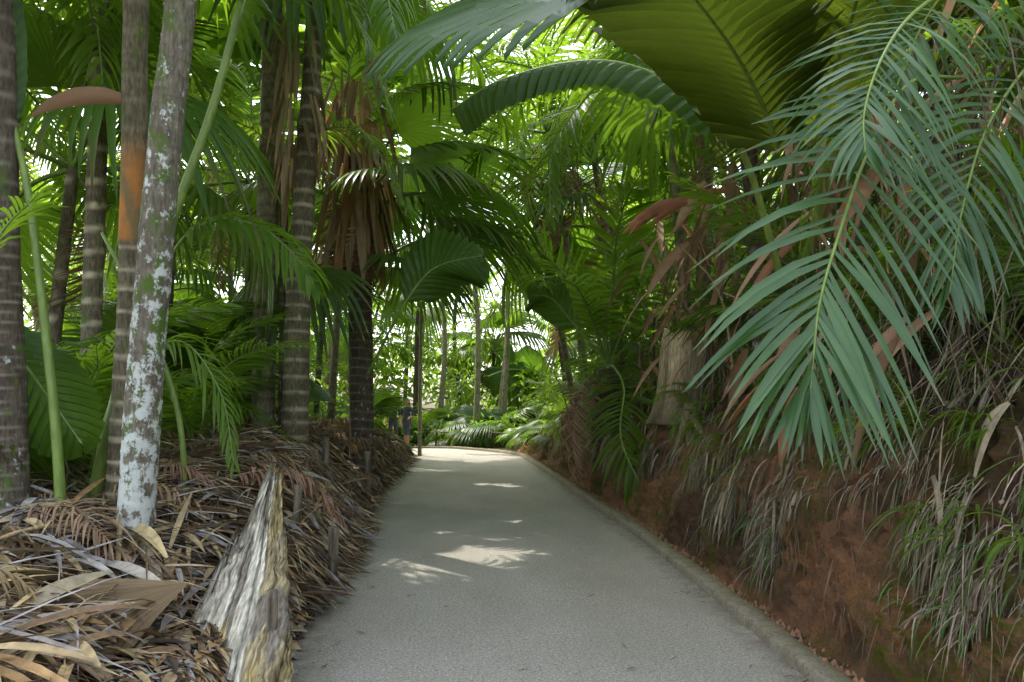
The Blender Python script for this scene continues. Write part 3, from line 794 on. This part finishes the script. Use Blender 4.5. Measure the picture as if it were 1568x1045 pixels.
for i in range(1400):
    y=3+r.random()*18; x=re_(y)+.13+abs(r.gauss(0,.07)); s=r.uniform(.005,.026)
    b=[mb.add((x+s*math.cos(a)*r.uniform(.7,1.2),y+s*math.sin(a)*r.uniform(.7,1.2),.06),(.24,.14,.08)) for a in (0,1.26,2.5,3.8,5)]
    t=mb.add((x,y,.065+s),(.30,.17,.09))
    for k in range(5): mb.face((b[k],b[(k+1)%5],t))
obj('clay_crumbs',mb.mesh('clay_crumbs',[M_DRY],False))

# tree stump
mb=MB()
def stump_cf(i,t,a,rad,p):
    n=noise.noise(V((math.cos(a)*2,math.sin(a)*2,p.z*1.2)))
    f=math.sin(a*7+n*3)*.03
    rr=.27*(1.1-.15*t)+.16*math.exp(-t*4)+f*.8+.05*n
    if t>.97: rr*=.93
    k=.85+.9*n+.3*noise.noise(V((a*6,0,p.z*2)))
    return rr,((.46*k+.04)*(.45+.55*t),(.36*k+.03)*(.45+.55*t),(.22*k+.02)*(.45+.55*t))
P=[V((3.06,10.5,1.3+.05*i)) for i in range(25)]
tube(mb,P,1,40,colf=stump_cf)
for i in [i for i,v in enumerate(mb.v) if v[2]>2.42]:
    x,y,z=mb.v[i]; mb.v[i]=(x,y,z+.18*noise.noise(V((x*7,y*7,1))))
for rad,route in ((.11,[(.50,10.3),(.44,9.9),(.38,9.4),(.28,8.9)]),(.07,[(.50,10.2),(.44,9.4),(.38,8.6)]),(.09,[(.50,10.1),(.40,10.0),(.30,9.9)]),(.08,[(.48,10.6),(.40,11),(.30,11.3)])):
    tube(mb,spline([bank(v,y)+V((-.02,0,.0)) for v,y in route],14),lambda t,q=rad:q*(1-.65*t),10,(.32,.25,.16))
e=empty('tree_stump'); obj('stump',mb.mesh('stump',[M_WOOD]),e)

# weathered split log: several overlapping fibrous slabs
r=random.Random(3); mb=MB()
def slab(a,b,prof,thick,seed,base0,base1,sxv=(1,.05,.10),tip=.5):
    a=V(a); b=V(b); ax=(b-a).normalized()
    sx=V(sxv).normalized(); up=ax.cross(sx)*-1
    if up.z<0: up=-up
    nr=110; nc=56; rows=[]
    tipoff=[tip*(1.1*noise.noise(V((j*.45,seed,9)))+.9*noise.noise(V((j*1.4,seed,4)))) for j in range(nc)]
    for i in range(nr+1):
        t=i/nr; c=a.lerp(b,t); row=[]; hw=interp(prof,t)
        bend=.03*noise.noise(V((t*2.5,seed,6)))
        for j in range(nc):
            s=j/(nc-1)*2-1
            wv=s+.10*noise.noise(V((0,t*3,8+seed)))
            crack=1-min(1,abs((wv*2.2+seed*.3)%1-.5)/.05)
            crack=max(crack,.75*(1-min(1,abs((wv*6.3+seed)%1-.5)/.10)))
            fib=.022*noise.noise(V((s*7,t*1.0,2+seed)))+.016*noise.noise(V((s*26,t*1.6,5)))-.03*crack
            edge=hw*(1+.28*noise.noise(V((t*6,s*.6,3+seed)))+.16*noise.noise(V((t*22,s,3))))
            hgt=thick*max(0,1-s*s*.92)**.35+fib+bend
            k=1.0+.7*noise.noise(V((s*16,t*1.6,11+seed)))+.7*noise.noise(V((s*44,t*2.4,1)))
            base=V(base0) if s<.4 else V(base1)
            if noise.noise(V((s*3,t*4,21+seed)))>.2: base=V((.30,.26,.20))
            if noise.noise(V((s*2.5,t*3,41+seed)))>.3: base=V((.56,.43,.2))
            k*=1-.75*crack
            row.append(mb.add(c+sx*s*edge+up*hgt+ax*(tipoff[j]*sm((t-.45)/.55)),base*max(.12,k*.9+.05)))
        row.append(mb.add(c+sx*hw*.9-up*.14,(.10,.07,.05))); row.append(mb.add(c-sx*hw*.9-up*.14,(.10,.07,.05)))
        rows.append(row)
    for i in range(nr):
        m=len(rows[0])
        for j in range(m): mb.face((rows[i][j],rows[i][(j+1)%m],rows[i+1][(j+1)%m],rows[i+1][j]))
    mb.face(tuple(rows[-1])); mb.face(tuple(reversed(rows[0])))
slab((-1.10,3.7,.0),(-1.29,5.75,.88),[(0,.22),(.3,.25),(.5,.23),(.66,.18),(.8,.13),(.9,.09),(1,.05)],.13,0,(.62,.57,.45),(.52,.42,.24))
slab((-.98,3.75,-.06),(-1.12,5.1,.42),[(0,.15),(.4,.16),(.7,.12),(1,.06)],.10,5,(.50,.40,.22),(.56,.44,.22),sxv=(1,.05,-.25),tip=.3)
slab((-1.36,3.9,.12),(-1.42,5.2,.62),[(0,.09),(.5,.09),(1,.03)],.06,9,(.48,.43,.34),(.40,.35,.27),sxv=(1,.05,.4),tip=.3)
e=empty('fallen_log'); obj('log',mb.mesh('log',[M_LOG]),e)

def stake(x,y,z0,z1,rad,lean=0):
    mb=MB()
    def cf(i,t,a,rr,p):
        n=noise.noise(V((math.cos(a)*2+x,math.sin(a)*2,p.z*3)))
        return rad*(1+.15*n),tuple(q*(.7+.8*n) for q in (.24,.20,.14))
    P=[V((x+lean*t,y,lerp(z0,z1,t))) for t in [i/12 for i in range(13)]]
    tube(mb,P,1,12,colf=cf); obj('wooden_stake',mb.mesh('wooden_stake',[M_WOOD]))
stake(-.99,6.6,-.1,.56,.042,.01); stake(-1.36,6.9,.1,.88,.038,.03); stake(-.98,4.3,0,.58,.03,.01)
stake(-1.6,10,.4,1.15,.045,.02); stake(-1.20,11.5,-.1,.88,.045,-.02)

e=empty('rustic_fence'); mb=MB(); r=random.Random(4)
fp=[(-.6,29.3),(.4,28.9),(1.4,28.4),(2.3,27.6),(2.8,26.5)]
for x,y in fp:
    z=ground_h(x,y); tube(mb,[V((x,y,z-.2)),V((x+.02,y,z+.4)),V((x+.03,y,.6))],.035,8,(.13,.10,.07))
for h in (.5,):
    for (x,y),(u,w) in zip(fp,fp[1:]):
        tube(mb,spline([(x,y-.05,h),((x+u)/2,(y+w)/2-.05,h+r.uniform(-.06,.04)),(u,w-.05,h)],4),.022,8,(.14,.11,.08))
obj('posts_and_rails',mb.mesh('posts_and_rails',[M_WOOD]),e)

# people on the bend of the path
def person(loc,rot,shirt,pants,hair,hat=None,stride=.12,armbend=0,pack=None):
    e=empty('person',loc); e.rotation_euler=(0,0,rot)
    pts=[];rad=[];ed=[]
    def v(p,r_,par=None):
        pts.append(p); rad.append(r_)
        if par is not None: ed.append((par,len(pts)-1))
        return len(pts)-1
    pel=v((0,0,.95),(.15,.11)); wa=v((0,0,1.12),(.135,.10),pel); ch=v((0,.01,1.32),(.165,.115),wa); nb=v((0,0,1.46),(.09,.07),ch)
    nk=v((0,-.005,1.53),(.055,.055),nb)
    for sd in (-1,1):
        hp=v((sd*.09,0,.90),(.095,.10),pel); kn=v((sd*.10,-stride*sd*.6-.02,.50),(.06,.065),hp); an=v((sd*.10,-stride*sd+.03,.09),(.038,.042),kn); v((sd*.11,-stride*sd-.13,.04),(.042,.03),an)
        sh=v((sd*.19,0,1.42),(.06,.06),nb)
        el_=v((sd*.25,.03,1.14),(.043,.043),sh); wr=v((sd*.25,-.10-armbend*.15,.92+armbend*.2),(.028,.024),el_)
        pm=v((sd*.25,-.15-armbend*.16,.86+armbend*.22),(.038,.02),wr)
        for k in range(4):
            q=v((sd*(.25)+(.024*(k-1.5)),-.185-armbend*.16,.80+armbend*.24+.004*abs(k-1.5)),(.009,.009),pm)
            v((sd*(.25)+(.026*(k-1.5)),-.185-armbend*.16+.02,.765+armbend*.25),(.008,.008),q)
        v((sd*.25-sd*.05,-.19-armbend*.16,.85+armbend*.22),(.01,.01),pm)
    me=bpy.data.meshes.new('b'); me.from_pydata(pts,ed,[]); o=bpy.data.objects.new('tmp',me); scene.collection.objects.link(o)
    o.modifiers.new('s','SKIN')
    for i,sv in enumerate(me.skin_vertices[0].data): sv.radius=rad[i]; sv.use_root=(i==0)
    ss=o.modifiers.new('u','SUBSURF'); ss.levels=1; ss.render_levels=1
    dg=bpy.context.evaluated_depsgraph_get(); bm=bpy.data.meshes.new_from_object(o.evaluated_get(dg))
    bpy.data.objects.remove(o)
    skin=(.42,.24,.16)
    cols=[]
    for w in bm.vertices:
        x,y,z=w.co
        if z>1.49: c=skin
        elif abs(x)>.17 and z<1.16: c=skin
        elif z>.96: c=shirt
        elif z>.48: c=pants
        elif z<.09: c=(.05,.05,.06)
        else: c=skin
        cols+= [c[0],c[1],c[2],1]
    a_=bm.color_attributes.new("col",'FLOAT_COLOR','POINT'); a_.data.foreach_set("color",cols)
    bm.materials.clear(); bm.materials.append(M_CLOTH)
    for p in bm.polygons: p.use_smooth=True
    obj('body',bm,e)
    mb=MB(); rings=[]; nn=16
    for i in range(nn+1):
        ph=math.pi*i/nn; row=[]
        for k in range(20):
            th=2*math.pi*k/20
            x=.075*math.sin(ph)*math.cos(th); y=.095*math.sin(ph)*math.sin(th); z=.118*math.cos(ph)
            if z<-.03: x*=1-.25*(-z-.03)/.09
            if y<0:
                y-=.022*math.exp(-((x/.012)**2+((z+.012)/.022)**2))
                y+=.010*math.exp(-(((abs(x)-.03)/.014)**2+((z-.012)/.012)**2))
                y-=.006*math.exp(-((x/.025)**2+((z+.055)/.008)**2))
            c=skin
            if y<0 and abs(abs(x)-.03)<.013 and abs(z-.012)<.010: c=(.06,.04,.03)
            if y<0 and abs(x)<.026 and abs(z+.055)<.008: c=(.35,.12,.10)
            if z>.055 or (y>.01 and z>-.05): c=hair; x*=1.08; y*=1.08; z*=1.06
            row.append(mb.add((x,y-.01,z+1.655),c))
        rings.append(row)
    for i in range(nn):
        for k in range(20): mb.face((rings[i][k],rings[i][(k+1)%20],rings[i+1][(k+1)%20],rings[i+1][k]))
    for sd in (-1,1):
        tube(mb,[V((sd*.072,0,1.63)),V((sd*.084,.004,1.65)),V((sd*.078,.004,1.675))],.012,8,skin)
    if hat:
        prev=None
        for rr_,zz in ((.155,1.70),(.16,1.705),(.092,1.72),(.088,1.77),(.06,1.80),(.005,1.805)):
            row=[mb.add((rr_*math.cos(t*.3927)*.9,rr_*math.sin(t*.3927)*1.05-.01,zz),hat) for t in range(16)]
            if prev:
                for k in range(16): mb.face((prev[k],prev[(k+1)%16],row[(k+1)%16],row[k]))
            prev=row
    obj('head',mb.mesh('head',[M_CLOTH]),e)
    if pack:
        mb=MB(); tube(mb,spline([(0,.16,1.0),(0,.19,1.1),(0,.19,1.3),(0,.15,1.42)],8),lambda t:.12-.03*abs(t-.4),12,pack); obj('backpack',mb.mesh('backpack',[M_CLOTH]),e)
    return e
person((-2.05,27.8,-.04),math.radians(10),(.03,.035,.05),(.06,.06,.08),(.03,.02,.015),hat=(.40,.36,.28))
person((-1.62,28.6,-.08),math.radians(-25),(.06,.06,.075),(.08,.09,.13),(.10,.05,.02),armbend=1)
person((-.15,32.5,-.72),math.radians(160),(.45,.50,.60),(.08,.14,.35),(.06,.03,.02),pack=(.06,.12,.3))
person((.35,33.2,-.76),math.radians(190),(.55,.52,.5),(.2,.05,.06),(.25,.15,.06))

# ---------------------------------------------------------------- light, sky, camera
w=bpy.data.worlds.new("World"); scene.world=w; w.use_nodes=True
nt=w.node_tree; bg=nt.nodes['Background']
sky=nt.nodes.new('ShaderNodeTexSky'); sky.sky_type='NISHITA'; sky.sun_disc=False
sky.sun_elevation=el; sky.sun_rotation=math.atan2(hx,hy); sky.dust_density=3.5; sky.air_density=1.0; sky.ozone_density=1.0
hs=nt.nodes.new('ShaderNodeHueSaturation'); hs.inputs['Saturation'].default_value=.55
nt.links.new(sky.outputs[0],hs.inputs['Color']); nt.links.new(hs.outputs[0],bg.inputs[0]); bg.inputs[1].default_value=.70
ld=bpy.data.lights.new('sun','SUN'); ld.energy=5; ld.angle=math.radians(.5); ld.color=(1,.95,.86)
lo=bpy.data.objects.new('sun',ld); scene.collection.objects.link(lo); lo.rotation_euler=S.to_track_quat('Z','Y').to_euler()
cd=bpy.data.cameras.new('camera'); cd.lens=28; cd.sensor_width=36; cd.shift_x=.0587; cd.shift_y=.059; cd.clip_end=2000; cd.clip_start=.05
co=bpy.data.objects.new('camera',cd); scene.collection.objects.link(co); co.location=(0,0,1.6); co.rotation_euler=(math.radians(90),0,0)
scene.camera=co
scene.view_settings.view_transform='Standard'; scene.view_settings.look='None'; scene.view_settings.exposure=0
